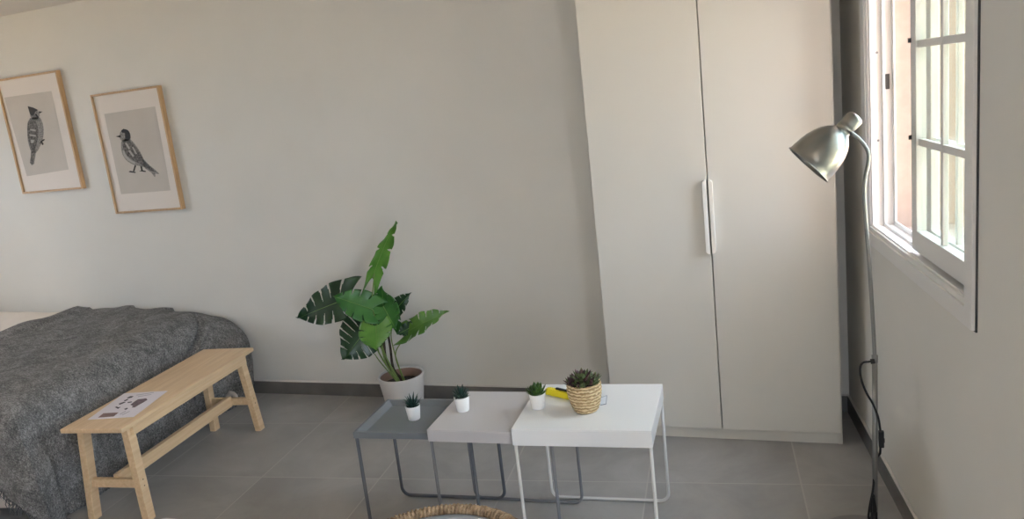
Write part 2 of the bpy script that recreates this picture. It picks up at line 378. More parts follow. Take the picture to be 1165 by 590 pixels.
# ------------------------------------------------------------------ wardrobe
WX0, WX1, WYF = -.875, .122, 3.355; WYB = YB-.014; WH = 2.36
wd = thing('wardrobe', 'tall two-door wardrobe with plain greige doors standing against the back wall', 'wardrobe', ((WX0+WX1)/2, WYB, 0))
cx = (WX0+WX1)/2; D = WYF-WYB; hw = (WX1-WX0)/2
bm = bmesh.new(); t = .018
box(bm, -hw, -hw+t, D+.019, 0, 0, WH); box(bm, hw-t, hw, D+.019, 0, 0, WH); box(bm, -hw+t, hw-t, D+.019, 0, WH-t, WH)
box(bm, -hw+t, hw-t, -.006, 0, .05, WH-t); box(bm, -hw+t, hw-t, D+.019, 0, .045, .058)
link('carcass', bm, WARD, wd, bevel=.001)
link('plinth', B(-hw+t, hw-t, D+.022, D+.036, 0, .0555), WARD, wd, bevel=.001)
gx = -.376-cx
for x0, x1, hx, m in ((-hw+.001, gx-.0022, gx-.0145, HANDLEW), (gx+.0022, hw-.004, gx+.0145, HANDLE)):
    d = link('door', B(x0, x1, D, D+.018, .0575, WH-.002), WARD, wd, bevel=.0018)
    z0, z1 = .866, 1.184; r = .0115; bm = bmesh.new(); pts = []
    s = -1 if hx < gx else 1
    # half-moon ended grip bar standing off the door edge
    for k in range(7): a = PI/2*k/6; pts.append((s*(.004+(.021-.004)*math.sin(a)) , z1-.014+.014*math.cos(a)))
    for k in range(7): a = PI/2*k/6; pts.append((s*(.004+(.021-.004)*math.cos(a)), z0+.014-.014*math.sin(a)))
    a_ = [bm.verts.new((gx+x, D-.022, z)) for x, z in pts]; b_ = [bm.verts.new((gx+x, D, z)) for x, z in pts]
    bm.faces.new(a_); bm.faces.new(b_[::-1]); n = len(pts)
    for i in range(n): bm.faces.new((a_[i], a_[(i+1) % n], b_[(i+1) % n], b_[i]))
    h = link('door_handle', bm, m, d, bevel=.002, seg=3)

# ------------------------------------------------------------------ pictures
def picture(label, corners_px, art, w, h, xr_, z0):
    x0 = xr_-w; yf = YB-.032
    t = thing('picture_frame', label, 'picture', (x0+w/2, YB, z0))
    bm = bmesh.new(); fw = .012
    def L3(x, z, y): return Vector((x-w/2, y, z))
    # four mitred mouldings
    O = [(0, 0), (w, 0), (w, h), (0, h)]; I = [(fw, fw), (w-fw, fw), (w-fw, h-fw), (fw, h-fw)]
    vo = [[bm.verts.new(L3(*p, y)) for p in O] for y in (-.032, -.001)]; vi = [[bm.verts.new(L3(*p, y)) for p in I] for y in (-.032, -.001)]
    for i in range(4):
        j = (i+1) % 4
        for q in ((vo[0][i], vo[0][j], vi[0][j], vi[0][i]), (vo[1][i], vi[1][i], vi[1][j], vo[1][j]), (vo[0][i], vo[1][i], vo[1][j], vo[0][j]), (vi[0][i], vi[0][j], vi[1][j], vi[1][i])): bm.faces.new(q)
    link('moulding', bm, FRAMEW, t, bevel=.0012)
    link('mount_board', B(-w/2+fw-.001, w/2-fw+.001, -.020, -.012, fw-.001, h-fw+.001), MATP, t)
    # art: px points mapped to the plane of the board
    def P(px, py):
        p = at_y(px, py, YB-.021); return (p.x-t.location.x, p.z-z0)
    ylev = -.0202
    for k, (nm, polys, m) in enumerate(art):
        bm = bmesh.new()
        for poly in polys:
            ps = [P(*q) for q in poly]
            if nm != 'print' and len(poly) > 7:
                c = catmull([(a, b, 0) for a, b in ps+[ps[0]]], 3)[:-1]; ps = [(v.x, v.y) for v in c]
            y0 = ylev-.0003*(k+1); a_ = [bm.verts.new((x, y0, z)) for x, z in ps]; b_ = [bm.verts.new((x, -.0195, z)) for x, z in ps]
            bm.faces.new(a_); bm.faces.new(b_[::-1]); n = len(ps)
            for i in range(n): bm.faces.new((a_[i], a_[(i+1) % n], b_[(i+1) % n], b_[i]))
        bmesh.ops.triangulate(bm, faces=[f for f in bm.faces if len(f.verts) > 4])
        link(nm, bm, m, t)
    return t
def px2(l): return [(90+x/3.685, 90+y/3.685) for x, y in l]
def px1(l): return [(x/2.948, 60+y/2.948) for x, y in l]
bird2 = [('print', [px2([(105, 146), (318, 114), (383, 466), (176, 482)])], PRINT),
 ('bird_body', [px2([(176, 262), (176, 290), (183, 318), (200, 342), (228, 358), (256, 364), (275, 370), (282, 355), (272, 338), (256, 305), (236, 275), (214, 252), (190, 250)]),
                px2([(186, 208), (172, 222), (170, 243), (177, 258), (190, 262), (205, 258), (216, 246), (213, 228), (204, 214)]),
                px2([(262, 350), (275, 372), (300, 390), (318, 411), (320, 396), (336, 397), (312, 374), (290, 356), (272, 338)])], FEATHM),
 ('beak', [px2([(153, 240), (174, 234), (175, 246)])], FEATHD),
 ('wing', [px2([(186, 262), (184, 285), (192, 308), (215, 332), (250, 352), (270, 358), (268, 336), (252, 303), (232, 276), (210, 258)]), px2([(268, 348), (280, 366), (300, 383), (322, 390), (300, 368), (282, 350)])], FEATH),
 ('wing_stripes', [px2([(192, 268), (200, 266), (214, 290), (208, 294)]), px2([(206, 300), (214, 297), (232, 322), (225, 326)]), px2([(222, 285), (227, 283), (243, 312), (238, 315)])], FEATHL),
 ('crown', [px2([(186, 208), (177, 216), (182, 224), (192, 226), (194, 244), (204, 254), (214, 246), (212, 226), (203, 213)])], FEATHD),
 ('belly', [px2([(183, 300), (188, 320), (206, 340), (230, 354), (236, 350), (214, 336), (198, 318), (190, 300)])], FEATHL),
 ('bird_legs', [px2([(234, 360), (239, 362), (231, 386), (226, 386)]), px2([(208, 388), (214, 384), (237, 389), (236, 393), (214, 390)]), px2([(257, 364), (262, 364), (267, 384), (262, 385)]), px2([(252, 386), (262, 381), (280, 385), (278, 389), (262, 386)])], FEATHD)]
bird1 = [('print', [px1([(14, 150), (172, 128), (230, 391), (90, 414)])], PRINT),
 ('bird_body', [px1([(100, 219), (128, 214), (140, 228), (146, 255), (144, 285), (134, 315), (118, 338), (104, 330), (94, 300), (91, 262), (92, 236)]),
                px1([(100, 196), (118, 190), (131, 199), (133, 212), (126, 222), (110, 224), (101, 212)]),
                px1([(104, 322), (122, 325), (118, 350), (115, 372), (106, 378), (100, 368), (103, 345)])], FEATHM),
 ('beak', [px1([(130, 196), (143, 197), (132, 204)])], FEATHD),
 ('crest', [px1([(93, 179), (112, 184), (128, 192), (118, 197), (114, 208), (106, 212), (100, 204)])], FEATHD),
 ('wing', [px1([(102, 222), (118, 230), (126, 250), (127, 280), (120, 315), (112, 330), (102, 315), (95, 290), (92, 255), (95, 232)]), px1([(107, 330), (117, 330), (113, 355), (109, 376), (102, 368), (104, 345)])], FEATH),
 ('neck_ring', [px1([(117, 206), (122, 204), (130, 216), (127, 219)])], FEATHD),
 ('wing_stripes', [px1([(102, 255), (120, 258), (120, 263), (102, 260)]), px1([(99, 273), (121, 276), (120, 281), (100, 278)]), px1([(103, 291), (115, 292), (113, 302), (105, 303)])], FEATHL),
 ('bird_foot', [px1([(135, 300), (139, 294), (149, 289), (148, 294), (142, 298), (146, 306), (142, 309), (139, 301), (135, 305)])], FEATHD)]
picture('light oak framed print of a crested bird, nearest the left edge of the back wall', None, bird1, .525, .728, -4.232, 1.345)
picture('light oak framed print of a small bird facing left, nearer the plant', None, bird2, .525, .728, -3.482, 1.172)

# ------------------------------------------------------------------ bench
BA = math.radians(6.57)
bench = thing('bench', 'light birch wooden bench with splayed legs at the foot of the bed', 'bench', (-2.9, 2.766, 0), BA)
link('seat', B(-.155, .155, -.512, .512, .430, .45), BIRCH, bench, bevel=.004, seg=3)
for s in (-1, 1): link('apron_rail', B(s*.138-.008, s*.138+.008, -.44, .44, .388, .430), BIRCH, bench, bevel=.002)
for sy in (-1, 1):
    for sx in (-1, 1):
        bm = bmesh.new(); xt, yt, xb, yb = sx*.112, sy*.432, sx*.140, sy*.455; a, b = .0165, .0225
        q = lambda x, y, z: [Vector((x-a, y-b, z)), Vector((x+a, y-b, z)), Vector((x+a, y+b, z)), Vector((x-a, y+b, z))]
        hexa(bm, q(xb, yb, 0), q(xt, yt, .4298)); lg = link('leg', bm, BIRCH, bench, bevel=.002)
        for z in (.158, .186):
            f = z/.43; xx = xb+(xt-xb)*f+sx*a; yy = yb+(yt-yb)*f
            link('screw', lathe(bmesh.new(), [(.003, -.0006), (.003, .0008)], 10, Matrix.Translation((xx, yy, z)) @ Matrix.Rotation(sx*PI/2, 4, 'Y'), True, True), SCREW, lg)
    yy = sy*.446
    bm = bmesh.new(); box(bm, -.114, .114, yy-.010, yy+.010, .150, .190); link('cross_rail', bm, BIRCH, bench, bevel=.002)
bm = bmesh.new(); box(bm, -.0125, .0125, -.4358, .4358, .146, .203); link('stretcher', bm, BIRCH, bench, bevel=.002)

# leaflet on the bench
lf = thing('leaflet', 'white printed leaflet lying on the near end of the birch bench', 'leaflet', (-2.9, 2.49, .4503))
def leaf_pt(x, y, z=0):
    p = at_z(x, y, .4508); return Vector((p.x-lf.location.x, p.y-lf.location.y, z))
def leafpx(l): return [(95+x/11.65, 440+y/11.65) for x, y in l]
cs = [leaf_pt(*p) for p in leafpx([(50, 433), (665, 395), (1118, 50), (540, 82)])]
bm = bmesh.new(); hexa(bm, cs, [c+Vector((0, 0, .0007)) for c in cs]); link('sheet', bm, PAPER, lf)
def ink(name, polys, m, z):
    bm = bmesh.new()
    for pl in polys:
        b = [leaf_pt(*p, .0005) for p in leafpx(pl)]; tt = [Vector((v.x, v.y, z)) for v in b]
        va = [bm.verts.new(v) for v in b]; vb = [bm.verts.new(v) for v in tt]; bm.faces.new(va[::-1]); bm.faces.new(vb)
        for i in range(len(b)): bm.faces.new((va[i], va[(i+1) % len(b)], vb[(i+1) % len(b)], vb[i]))
    link(name, bm, m, lf)
for pl_ in [[(415, 268), (440, 258), (465, 270), (492, 262), (480, 275), (455, 290), (440, 280)], [(465, 222), (540, 195), (560, 203), (480, 235)], [(535, 180), (580, 160), (600, 165), (550, 190)], [(575, 143), (620, 122), (665, 122), (640, 140), (590, 152)], [(580, 200), (640, 192), (645, 202), (590, 212)], [(535, 292), (580, 275), (590, 285), (560, 302)]]: ink('printed_letter', [pl_], INK, .0010)
PALE = mat('pale_ink', (.42, .38, .44), .6)
for pl_ in [[(480, 360), (560, 315), (566, 319), (486, 366)], [(510, 368), (610, 318), (615, 322), (516, 373)], [(700, 105), (930, 70), (932, 76), (702, 111)], [(720, 125), (900, 95), (902, 100), (722, 131)]]: ink('printed_line', [pl_], PALE, .0009)
ink('printed_picture', [[(620, 235), (665, 200), (720, 165), (830, 150), (848, 170), (800, 200), (745, 230), (680, 270), (640, 272), (655, 250)]], INKP, .0010)
ink('printed_block', [[(190, 406), (265, 348), (465, 338), (400, 390)]], INKB, .0010)

# ------------------------------------------------------------------ bed
bed = thing('bed', 'low upholstered bed with cream linen, its side pushed to the back wall', 'bed', (-4.2, 3.0, 0))
bl = bed.location
def quadprism(pts, z0, z1): return polyprism(bmesh.new(), [(x-bl.x, y-bl.y) for x, y in pts], z0, z1)
link('bed_base', quadprism([(-3.245, 2.245), (-3.40, 3.68), (-5.35, 3.68), (-5.35, 2.245)], .05, .30), BASE, bed, bevel=.015)
for x, y in ((-3.42, 2.36), (-3.52, 3.56), (-5.22, 2.36), (-5.22, 3.56)):
    link('foot', lathe(bmesh.new(), [(.02, 0), (.026, .0505)], 16, Matrix.Translation((x-bl.x, y-bl.y, 0)), True, True), BLK, bed)
def soft(pts, z0, z1, lump=.008, n=36):
    # rounded slab between four corner points, gently uneven on top
    a, b, c, d = [Vector((x-bl.x, y-bl.y, 0)) for x, y in pts]; bm = bmesh.new(); G = []
    for i in range(n+1):
        row = []
        for j in range(n+1):
            u, v = i/n, j/n; p = (a*(1-u)+b*u)*(1-v)+(d*(1-u)+c*u)*v
            e = min(min(u, 1-u)*1.4, min(v, 1-v)*1.4, .09)/.09; k = math.sqrt(max(0, 1-(1-e)**2))
            z = z1-.05*(1-k)+lump*(math.sin(p.x*9+p.y*4)+math.sin(p.y*13-p.x*5)+.7*math.sin(p.x*23+p.y*17))*.5*e
            row.append(bm.verts.new((p.x, p.y, z)))
        G.append(row)
    for i in range(n):
        for j in range(n): bm.faces.new((G[i][j], G[i+1][j], G[i+1][j+1], G[i][j+1]))
    bd = [G[i][0] for i in range(n)]+[G[n][j] for j in range(n)]+[G[i][n] for i in range(n, 0, -1)]+[G[0][j] for j in range(n, 0, -1)]
    lo = [bm.verts.new((v.co.x, v.co.y, z0)) for v in bd]; k = len(bd)
    for i in range(k): bm.faces.new((bd[i], bd[(i+1) % k], lo[(i+1) % k], lo[i]))
    bm.faces.new(lo); return bm
link('mattress', soft([(-3.215, 2.225), (-3.37, 3.69), (-5.4, 3.69), (-5.4, 2.225)], .295, .545, 0), SHEET, bed, smooth=True)
# sheet hanging at the near side
bm = bmesh.new(); n = 40; top = []; 
rows = []
for k, (yy, z) in enumerate(((2.25, .545), (2.232, .52), (2.226, .45), (2.222, .32), (2.218, .18), (2.215, .06))):
    rows.append([bm.verts.new((-3.30-2.05*i/n-bl.x, yy+.008*math.sin(i*1.3)*k/5-bl.y, z)) for i in range(n+1)])
for r0, r1 in zip(rows, rows[1:]):
    for i in range(n): bm.faces.new((r0[i], r0[i+1], r1[i+1], r1[i]))
o = link('valance', bm, SHEET, bed, smooth=True); md = o.modifiers.new('s', 'SOLIDIFY'); md.thickness = .004
link('duvet', soft([(-4.36, 2.235), (-4.36, 3.70), (-5.42, 3.70), (-5.42, 2.235)], .50, .568, .011, 60), SHEET, bed, smooth=True)
# white corner of the sheet showing at the foot
bm = bmesh.new(); Yc = 3.60
while at_y(265, 450, Yc).x < -3.175-(Yc-2.25)*.112+.15: Yc -= .01
oo = [(256, 448), (258, 445.5), (262, 444.3), (267, 445.6), (270.5, 449), (271.5, 457)]; ii = [(258, 453), (260, 452), (263.5, 450), (266.5, 451.5), (268.5, 454), (270, 457.5)]
for k, (a_, b_) in enumerate(zip(oo, ii)):
    v0 = bm.verts.new(at_y(*a_, Yc+.02*math.sin(k))-bl); v1 = bm.verts.new(at_y(*b_, Yc-.015)-bl)
    if k: bm.faces.new((p0, v0, v1, p1))
    p0, p1 = v0, v1
o = link('sheet_corner', bm, SHEET, bed, smooth=True); md = o.modifiers.new('s', 'SOLIDIFY'); md.thickness = .006

# throw over the foot end: unfolded cloth coordinates (p past the foot edge, q past the near edge)
thr = thing('throw_blanket', 'large charcoal grey wool throw draped over the foot end of the bed', 'blanket', (-3.6, 2.9, .56))
tl = thr.location
def foot_x(y): return -3.175-(y-2.25)*.112
def bend(p, r):        # -> (outward, drop)
    if p <= -r: return p, 0
    a = (p+r)/r
    if a < PI/2: return -r+r*math.sin(a), r*(1-math.cos(a))
    return 0, r+(p+r-r*PI/2)
def cloth(p, q, w):
    r = .115; ox, dx_ = bend(p, r); rq = .10
    oy, dy_ = bend(q, rq)
    y0 = 2.180
    # drop combines
    if p > -r and q > -rq:
        drop = math.hypot(dx_, dy_) if (dx_ > 0 and dy_ > 0) else max(dx_, dy_)
    else: drop = max(dx_, dy_)
    y = y0-oy; x = foot_x(y)+ox
    # far end by the wall: the top droops toward the wall
    y = min(y, 3.712)
    z = .584-drop
    hang = min(1, drop/.35)
    if dx_ > 0:
        x += hang*(.020+.018*math.sin(y*9.5+1.0)+.010*math.sin(y*21+p*3)) + .03*hang*hang
        far = max(0, min(1, (y-3.30)/.34)); x += .155*far*far*(3-2*far)*math.sin(min(1, drop/.24)*PI/2)*(1-.25*max(0, drop-.25)/.3)
        gr = math.exp(-((y-(3.54-1.3*min(drop, .22)))/.013)**2)*min(1, drop/.02); x -= .05*gr; z -= .018*gr*(1 if drop < .1 else 0); fl_ = math.exp(-((y-(3.575-1.3*min(drop, .22)))/.022)**2)*min(1, drop/.03); x += .018*fl_
    if dy_ > 0:
        hq = min(1, dy_/.35); y -= hq*(.018+.014*math.sin(x*11)+.008*math.sin(x*27))
    if dx_ > 0 and dy_ > 0: x += .05*hang; y -= .03*hang
    # uneven top
    e = 1-min(1, drop/.06)
    z += e*(.007*math.sin(x*6+y*5)+.005*math.sin(x*13-y*9)+.004*math.sin(x*25+y*21))
    fy = max(0, (y-3.46)/.25); z -= .065*fy*fy*(1 if p > -.35 else .4)*max(0, 1-drop/.2)*(1 if x > -4 else .3)
    # folded-back head edge (a doubled band)
    hb = -p
    if hb > 1.02: z += .016*min(1, (hb-1.02)/.02)
    if z < .012: 
        ex = .012-z; z = .012+.004*math.sin(x*60+y*50)
        if dx_ > 0: x += ex*.5
        if dy_ > 0: y -= ex*.5
    return Vector((x-tl.x, y-tl.y, z-tl.z))
bm = bmesh.new(); NP, NQ = 170, 270; G = []
for i in range(NP+1):
    row = []
    for j in range(NQ+1):
        v = j/NQ
        p0 = -1.16+1.69*i/NP
        q = -1.50+v*(1.50+max(.10, min(.47, .47+.80*(p0+.02))))
        yv = 2.215-q
        # head edge runs askew; foot hem nearly to the floor
        head = -1.13-.04*math.sin(yv*3)-max(0, (yv-2.6))*.05
        foot = .53+.012*math.sin(yv*8)-max(0, q)*.15
        if v < .06: foot -= .06*(1-v/.06)
        p = head+(foot-head)*i/NP
        row.append(bm.verts.new(cloth(p, q, 0)))
    G.append(row)
for i in range(NP):
    for j in range(NQ): bm.faces.new((G[i][j], G[i+1][j], G[i+1][j+1], G[i][j+1]))
hem = [G[NP][j].co.copy() for j in range(NQ+1)]; hemn = [G[i][NQ].co.copy() for i in range(NP+1)]
o = link('throw_cloth', bm, THROW, thr, smooth=True); md = o.modifiers.new('s', 'SOLIDIFY'); md.thickness = .012; md.offset = 1
bm = bmesh.new()
for edge, out in ((hem, Vector((.4, -.15, 0))), (hemn, Vector((0, -.5, 0)))):
    for a, b in zip(edge, edge[1:]):
        L_ = (b-a).length; n = max(1, int(L_/.006))
        for k in range(n):
            p = a.lerp(b, k/n); l = random.uniform(.022, .045)
            zmin = .006-tl.z
            e = p+Vector((random.uniform(-.012, .012), random.uniform(-.012, .012), 0))+out*.03*random.random(); e.z = max(p.z-l, zmin)
            m_ = (p+e)/2+Vector((random.uniform(-.01, .01),)*2+(0,))
            tube(bm, [p, m_, e], [.0022, .0018, .001], 4)
o = link('fringe', bm, FRINGE, thr); o['kind'] = 'stuff'

# ------------------------------------------------------------------ nesting tables
def table(label, FL, h, W, Dp, rot, skirt, th, mt, ml, tray, leg_inset, rl, back_in, right_skirt=True):
    r = math.radians(rot); ux = Vector((math.cos(r), math.sin(r), 0)); uy = Vector((-math.sin(r), math.cos(r), 0))
    c = Vector((FL[0], FL[1], 0))+ux*W/2+uy*Dp/2
    t = thing('nesting_table', label, 'side table', c, r, 'nesting side tables')
    w, d = W/2, Dp/2; bm = bmesh.new()
    if tray:   # raised rim, sunken bottom
        rim = .012; zb = h-skirt
        O = [(-w, -d), (w, -d), (w, d), (-w, d)]; I = [(-w+rim, -d+rim), (w-rim, -d+rim), (w-rim, d-rim), (-w+rim, d-rim)]; J = [(-w+.030, -d+.026), (w-.03, -d+.026), (w-.03, d-.026), (-w+.03, d-.026)]
        def ring(pts, z): return [bm.verts.new((x, y, z)) for x, y in pts]
        r0, r1, r2, r3 = ring(O, zb), ring(O, h), ring([(x*.99, y*.99) for x, y in O], h), ring(J, h-.020)
        r2 = ring(I, h); bm.faces.new(r0[::-1]); bm.faces.new(r3)
        for a, b in ((r0, r1), (r1, r2), (r2, r3)):
            for i in range(4): bm.faces.new((a[i], a[(i+1) % 4], b[(i+1) % 4], b[i]))
    else:
        box(bm, -w, w, -d, d, h-.004, h)
        box(bm, -w, w, -d, -d+.004, h-skirt, h-.004); box(bm, -w, w, d-.004, d, h-skirt, h-.004)
        if right_skirt: box(bm, w-.004, w, -d+.004, d-.004, h-skirt, h-.004)
    link('tabletop', bm, mt, t, bevel=.0018)
    zt = h-skirt+.002
    for s in (-1, 1):
        li = leg_inset; y = s*(d-.004-rl) if s < 0 else d-back_in-.004-rl
        xl, xr_ = -w+li, w-li; R = .035; zb = rl+.0005; pts = [(xl, y, zt if tray else h-.0045)]
        pts.append((xl, y, zb+R))
        for k in range(1, 7): a = PI/2*k/6; pts.append((xl+R-R*math.cos(a), y, zb+R-R*math.sin(a)))
        for k in range(0, 7): a = PI/2*k/6; pts.append((xr_-R+R*math.sin(a), y, zb+R-R*math.cos(a)))
        pts.append((xr_, y, zt if tray else h-.0045))
        link('leg_frame', tube(bmesh.new(), pts, rl, 12), ml, t, smooth=True)
    return t
tD = table('dark grey tray-topped table, lowest and furthest left of the three nesting tables', (-1.635, 2.372), .440, .475, .322, 4, .026, .02, TABD, LEGD, True, .008, .0068, 0)
tG = table('mid-grey flat-topped table, the middle one of the three nesting tables', (-1.314, 2.364), .468, .472, .367, 2.5, .046, .004, TABG, LEGG, False, .008, .0060, .012)
tW = table('white flat-topped table, tallest and furthest right of the three nesting tables', (-.980, 2.355), .490, .485, .414, 4, .062, .004, TABW, LEGW, False, .008, .0062, 0)

# ------------------------------------------------------------------ small succulents
def blade(bm, base, direc, L, w, th, curve=.3, n=6):
    d = direc.normalized(); up = Vector((0, 0, 1)); side = d.cross(up)
    side = side.normalized() if side.length > .01 else Vector((1, 0, 0)); nrm = side.cross(d)
    prev = None
    for k in range(n+1):
        t = k/n; c = base+d*L*t+nrm*curve*L*t*t; ww = w*(math.sin(PI*min(1, .25+.75*t))**.8 if t < 1 else .02)+.0002; hh = th*(1-t*.8)
        r = [bm.verts.new(c-side*ww), bm.verts.new(c-nrm*hh), bm.verts.new(c+side*ww), bm.verts.new(c+nrm*hh*.35)]
        if prev:
            for i in range(4): bm.faces.new((prev[i], prev[(i+1) % 4], r[(i+1) % 4], r[i]))
        else: bm.faces.new(r[::-1])
        prev = r
    bm.faces.new(prev)
def succulent(label, loc, kind, seed, sc=1):
    rnd = random.Random(seed)
    t = thing('potted_succulent', label, 'plant', loc, seed*1.3, 'small succulents in white pots')
    bm = bmesh.new(); lathe(bm, [(.001, 0), (.0225*sc, 0), (.024*sc, .002), (.0302*sc, .056*sc), (.0302*sc, .0585*sc), (.0282*sc, .0585*sc), (.0275*sc, .048*sc)], 36)
    link('pot', bm, POTW, t, smooth=True).modifiers.new('e', 'EDGE_SPLIT').split_angle = .8
    link('soil', lathe(bmesh.new(), [(.0276*sc, .050*sc), (.014*sc, .053*sc), (.0005, .055*sc)], 24), SOIL, t, smooth=True)
    bm = bmesh.new()
    rings = {'spiky': ((5, 82, .058), (8, 66, .056), (10, 48, .050), (9, 30, .036)), 'cone': ((5, 84, .052), (9, 66, .050), (12, 45, .043), (13, 25, .034)), 'rosette': ((5, 80, .038), (9, 58, .044), (11, 38, .047), (12, 18, .043))}[kind]
    wd_ = {'spiky': .0045, 'cone': .0070, 'rosette': .0115}[kind]
    for ri, (n, el, L) in enumerate(rings):
        for k in range(n):
            a = 2*PI*(k+ri*.5)/n+rnd.uniform(-.15, .15); e = math.radians(el+rnd.uniform(-6, 6))
            d = Vector((math.cos(a)*math.cos(e), math.sin(a)*math.cos(e), math.sin(e)))
            blade(bm, Vector((math.cos(a)*.004, math.sin(a)*.004, .051*sc)), d, L*sc*rnd.uniform(.85, 1.1), wd_*sc, .003, -.12 if kind != 'rosette' else .25)
    link('leaves', bm, SUCG if kind == 'rosette' else SUCD, t, smooth=True)
    return t
zD = .4205
p = at_z(471.5, 476, zD); succulent('small spiky dark succulent in white pot on the dark grey tray table', (p.x, p.y, zD), 'spiky', 1, .98)
p = at_z(527, 466.5, .468); succulent('small dark pointed-leaf succulent in white pot on the mid-grey table', (p.x, p.y, .4682), 'cone', 2, .98)
p = at_z(612.5, 463.5, .49); succulent('small bright green succulent in white pot on the white table', (p.x, p.y, .4902), 'rosette', 3, .98)

# succulent in woven basket
p = at_z(667, 466, .49); bk = thing('basket_planter', 'rosette succulent in a woven seagrass basket on the white table', 'plant', (p.x, p.y, .4902))
bm = bmesh.new(); prof = [(.001, 0), (.040, 0)]
for k in range(15):
    z = .004+.098*k/14; r = .041+.019*math.sin(min(1, z/.085)*PI/2)-.002*max(0, (z-.085)/.017); prof += [(r+.0012, z), (r+.0030, z+.0035)]
prof += [(.060, .1065), (.054, .1065), (.053, .088)]
lathe(bm, prof, 48)
for v in bm.verts:
    a = math.atan2(v.co.y, v.co.x); r = math.hypot(v.co.x, v.co.y)
    if r > .03:
        f = 1+.018*math.sin(a*14+(1 if int(v.co.z/.0075) % 2 else 0)*PI)+.01*math.sin(a*3+v.co.z*60); v.co.x *= f; v.co.y *= f
link('basket', bm, SEAG, bk, smooth=True)
link('soil', lathe(bmesh.new(), [(.0535, .092), (.02, .096), (.0005, .098)], 24), SOIL, bk, smooth=True)
rnd = random.Random(5)
for m, sel in ((SUCR, 0), (SUCP, 1)):
    bm = bmesh.new(); r2 = random.Random(11)
    for cxx, cyy, cz, sc in ((-.002, -.004, .122, 1.05), (.032, -.012, .108, .85), (.026, .026, .108, .8), (-.03, .024, .106, .8), (-.036, -.014, .106, .8), (0, -.038, .104, .7)):
        for ri, (n, el, L) in enumerate(((5, 66, .020), (8, 44, .032), (10, 24, .040), (11, 6, .042))):
            for k in range(n):
                a = 2*PI*(k+ri*.5)/n+r2.uniform(-.1, .1); e = math.radians(el+r2.uniform(-5, 5)); ch = r2.random() < (.25 if cxx > -.02 else .75)
                if ch != bool(sel): continue
                blade(bm, Vector((cxx+math.cos(a)*.003, cyy+math.sin(a)*.003, cz-.004)), Vector((math.cos(a)*math.cos(e), math.sin(a)*math.cos(e), math.sin(e))), L*sc, .0098*sc, .0040, .35)
    link('rosette_leaves' if not sel else 'purple_leaves', bm, m, bk, smooth=True)

# yellow ribbed object behind the basket
a = at_z(622.5, 444.5, .503); b = at_z(655, 452, .503)
yl = thing('box_cutter', 'yellow ribbed hand tool with black top lying behind the woven basket', 'tool', ((a.x+b.x)/2, (a.y+b.y)/2, .4902), math.atan2(b.y-a.y, b.x-a.x))
hl = (b-a).length/2; bm = bmesh.new(); top = [(-hl, .002), (-hl, .026)]
n = 12
for k in range(n):
    x = -hl+.01+(2*hl-.03)*k/n; top += [(x, .026), (x+.0015, .0285), (x+.005, .0285), (x+.0065, .026)]
top += [(hl, .026), (hl, .002)]
a_ = [bm.verts.new((x, -.010, z)) for x, z in top]; b_ = [bm.verts.new((x, .010, z)) for x, z in top]; bm.faces.new(a_[::-1]); bm.faces.new(b_)
for i in range(len(top)): j = (i+1) % len(top); bm.faces.new((a_[i], a_[j], b_[j], b_[i]))
link('handle', bm, YEL, yl, bevel=.0008)
link('slider', B(-hl*.35, hl*.9, -.004, .007, .0287, .0345), BLK, yl, bevel=.0015)
link('end_cap', B(hl-.0005, hl+.012, -.008, .008, .001, .025), BLK, yl, bevel=.002)
# small clear tag beside the basket
q = at_z(688, 460, .49); tg = thing('price_tag', 'tiny white tag with a blue-grey outline lying flat just right of the woven basket', 'tag', (q.x, q.y, .4903))
def tgp(x, y): p = at_z(x, y, .4905); return Vector((p.x-q.x, p.y-q.y, .0002))
cs = [tgp(683, 461), (tgp(689.5, 459.5)), tgp(690.5, 450), tgp(684, 452)]
bm = bmesh.new(); hexa(bm, cs, [c+Vector((0, 0, .0008)) for c in cs]); link('card', bm, TAGW, tg)
bm = bmesh.new(); tube(bm, [c+Vector((0, 0, .0012)) for c in (cs[0], cs[1], cs[2], cs[3])], .0011, 6); link('outline', bm, TAG, tg)

# ------------------------------------------------------------------ monstera
PX, PY = -2.045, 3.49
mp_ = thing('potted_monstera', 'leafy artificial monstera in a pale grey pot against the back wall', 'plant', (PX, PY, 0))
bm = bmesh.new(); lathe(bm, [(.001, 0), (.088, 0), (.092, .004), (.1215, .222), (.1225, .232), (.1215, .236), (.114, .236), (.112, .228), (.104, .17)], 48)
link('pot', bm, POTG, mp_, smooth=True).modifiers.new('e', 'EDGE_SPLIT').split_angle = .7
link('pot_lining', lathe(bmesh.new(), [(.1115, .229), (.1035, .165)], 48), POTI, mp_, smooth=True)
link('soil', lathe(bmesh.new(), [(.104, .185), (.05, .192), (.0005, .196)], 30), SOIL, mp_, smooth=True)
loc = mp_.location
def lp(x, y, Y): return at_y(x, y, Y)-loc
def stem(pts, r, m, name='stem'):
    c = catmull(pts, 6); n = len(c); link(name, tube(bmesh.new(), c, [r*(1-.35*i/n) for i in range(n)], 8), m, mp_, smooth=True)
z0 = .188
stem([(-.015, 0, z0), lp(440, 412, 3.50), lp(436, 385, 3.50), lp(431, 362, 3.49)], .0095, STEMD, 'trunk')
stem([(.012, .01, z0), lp(448, 420, 3.50), lp(444, 395, 3.50), lp(440, 370, 3.50)], .0085, STEMD, 'trunk')
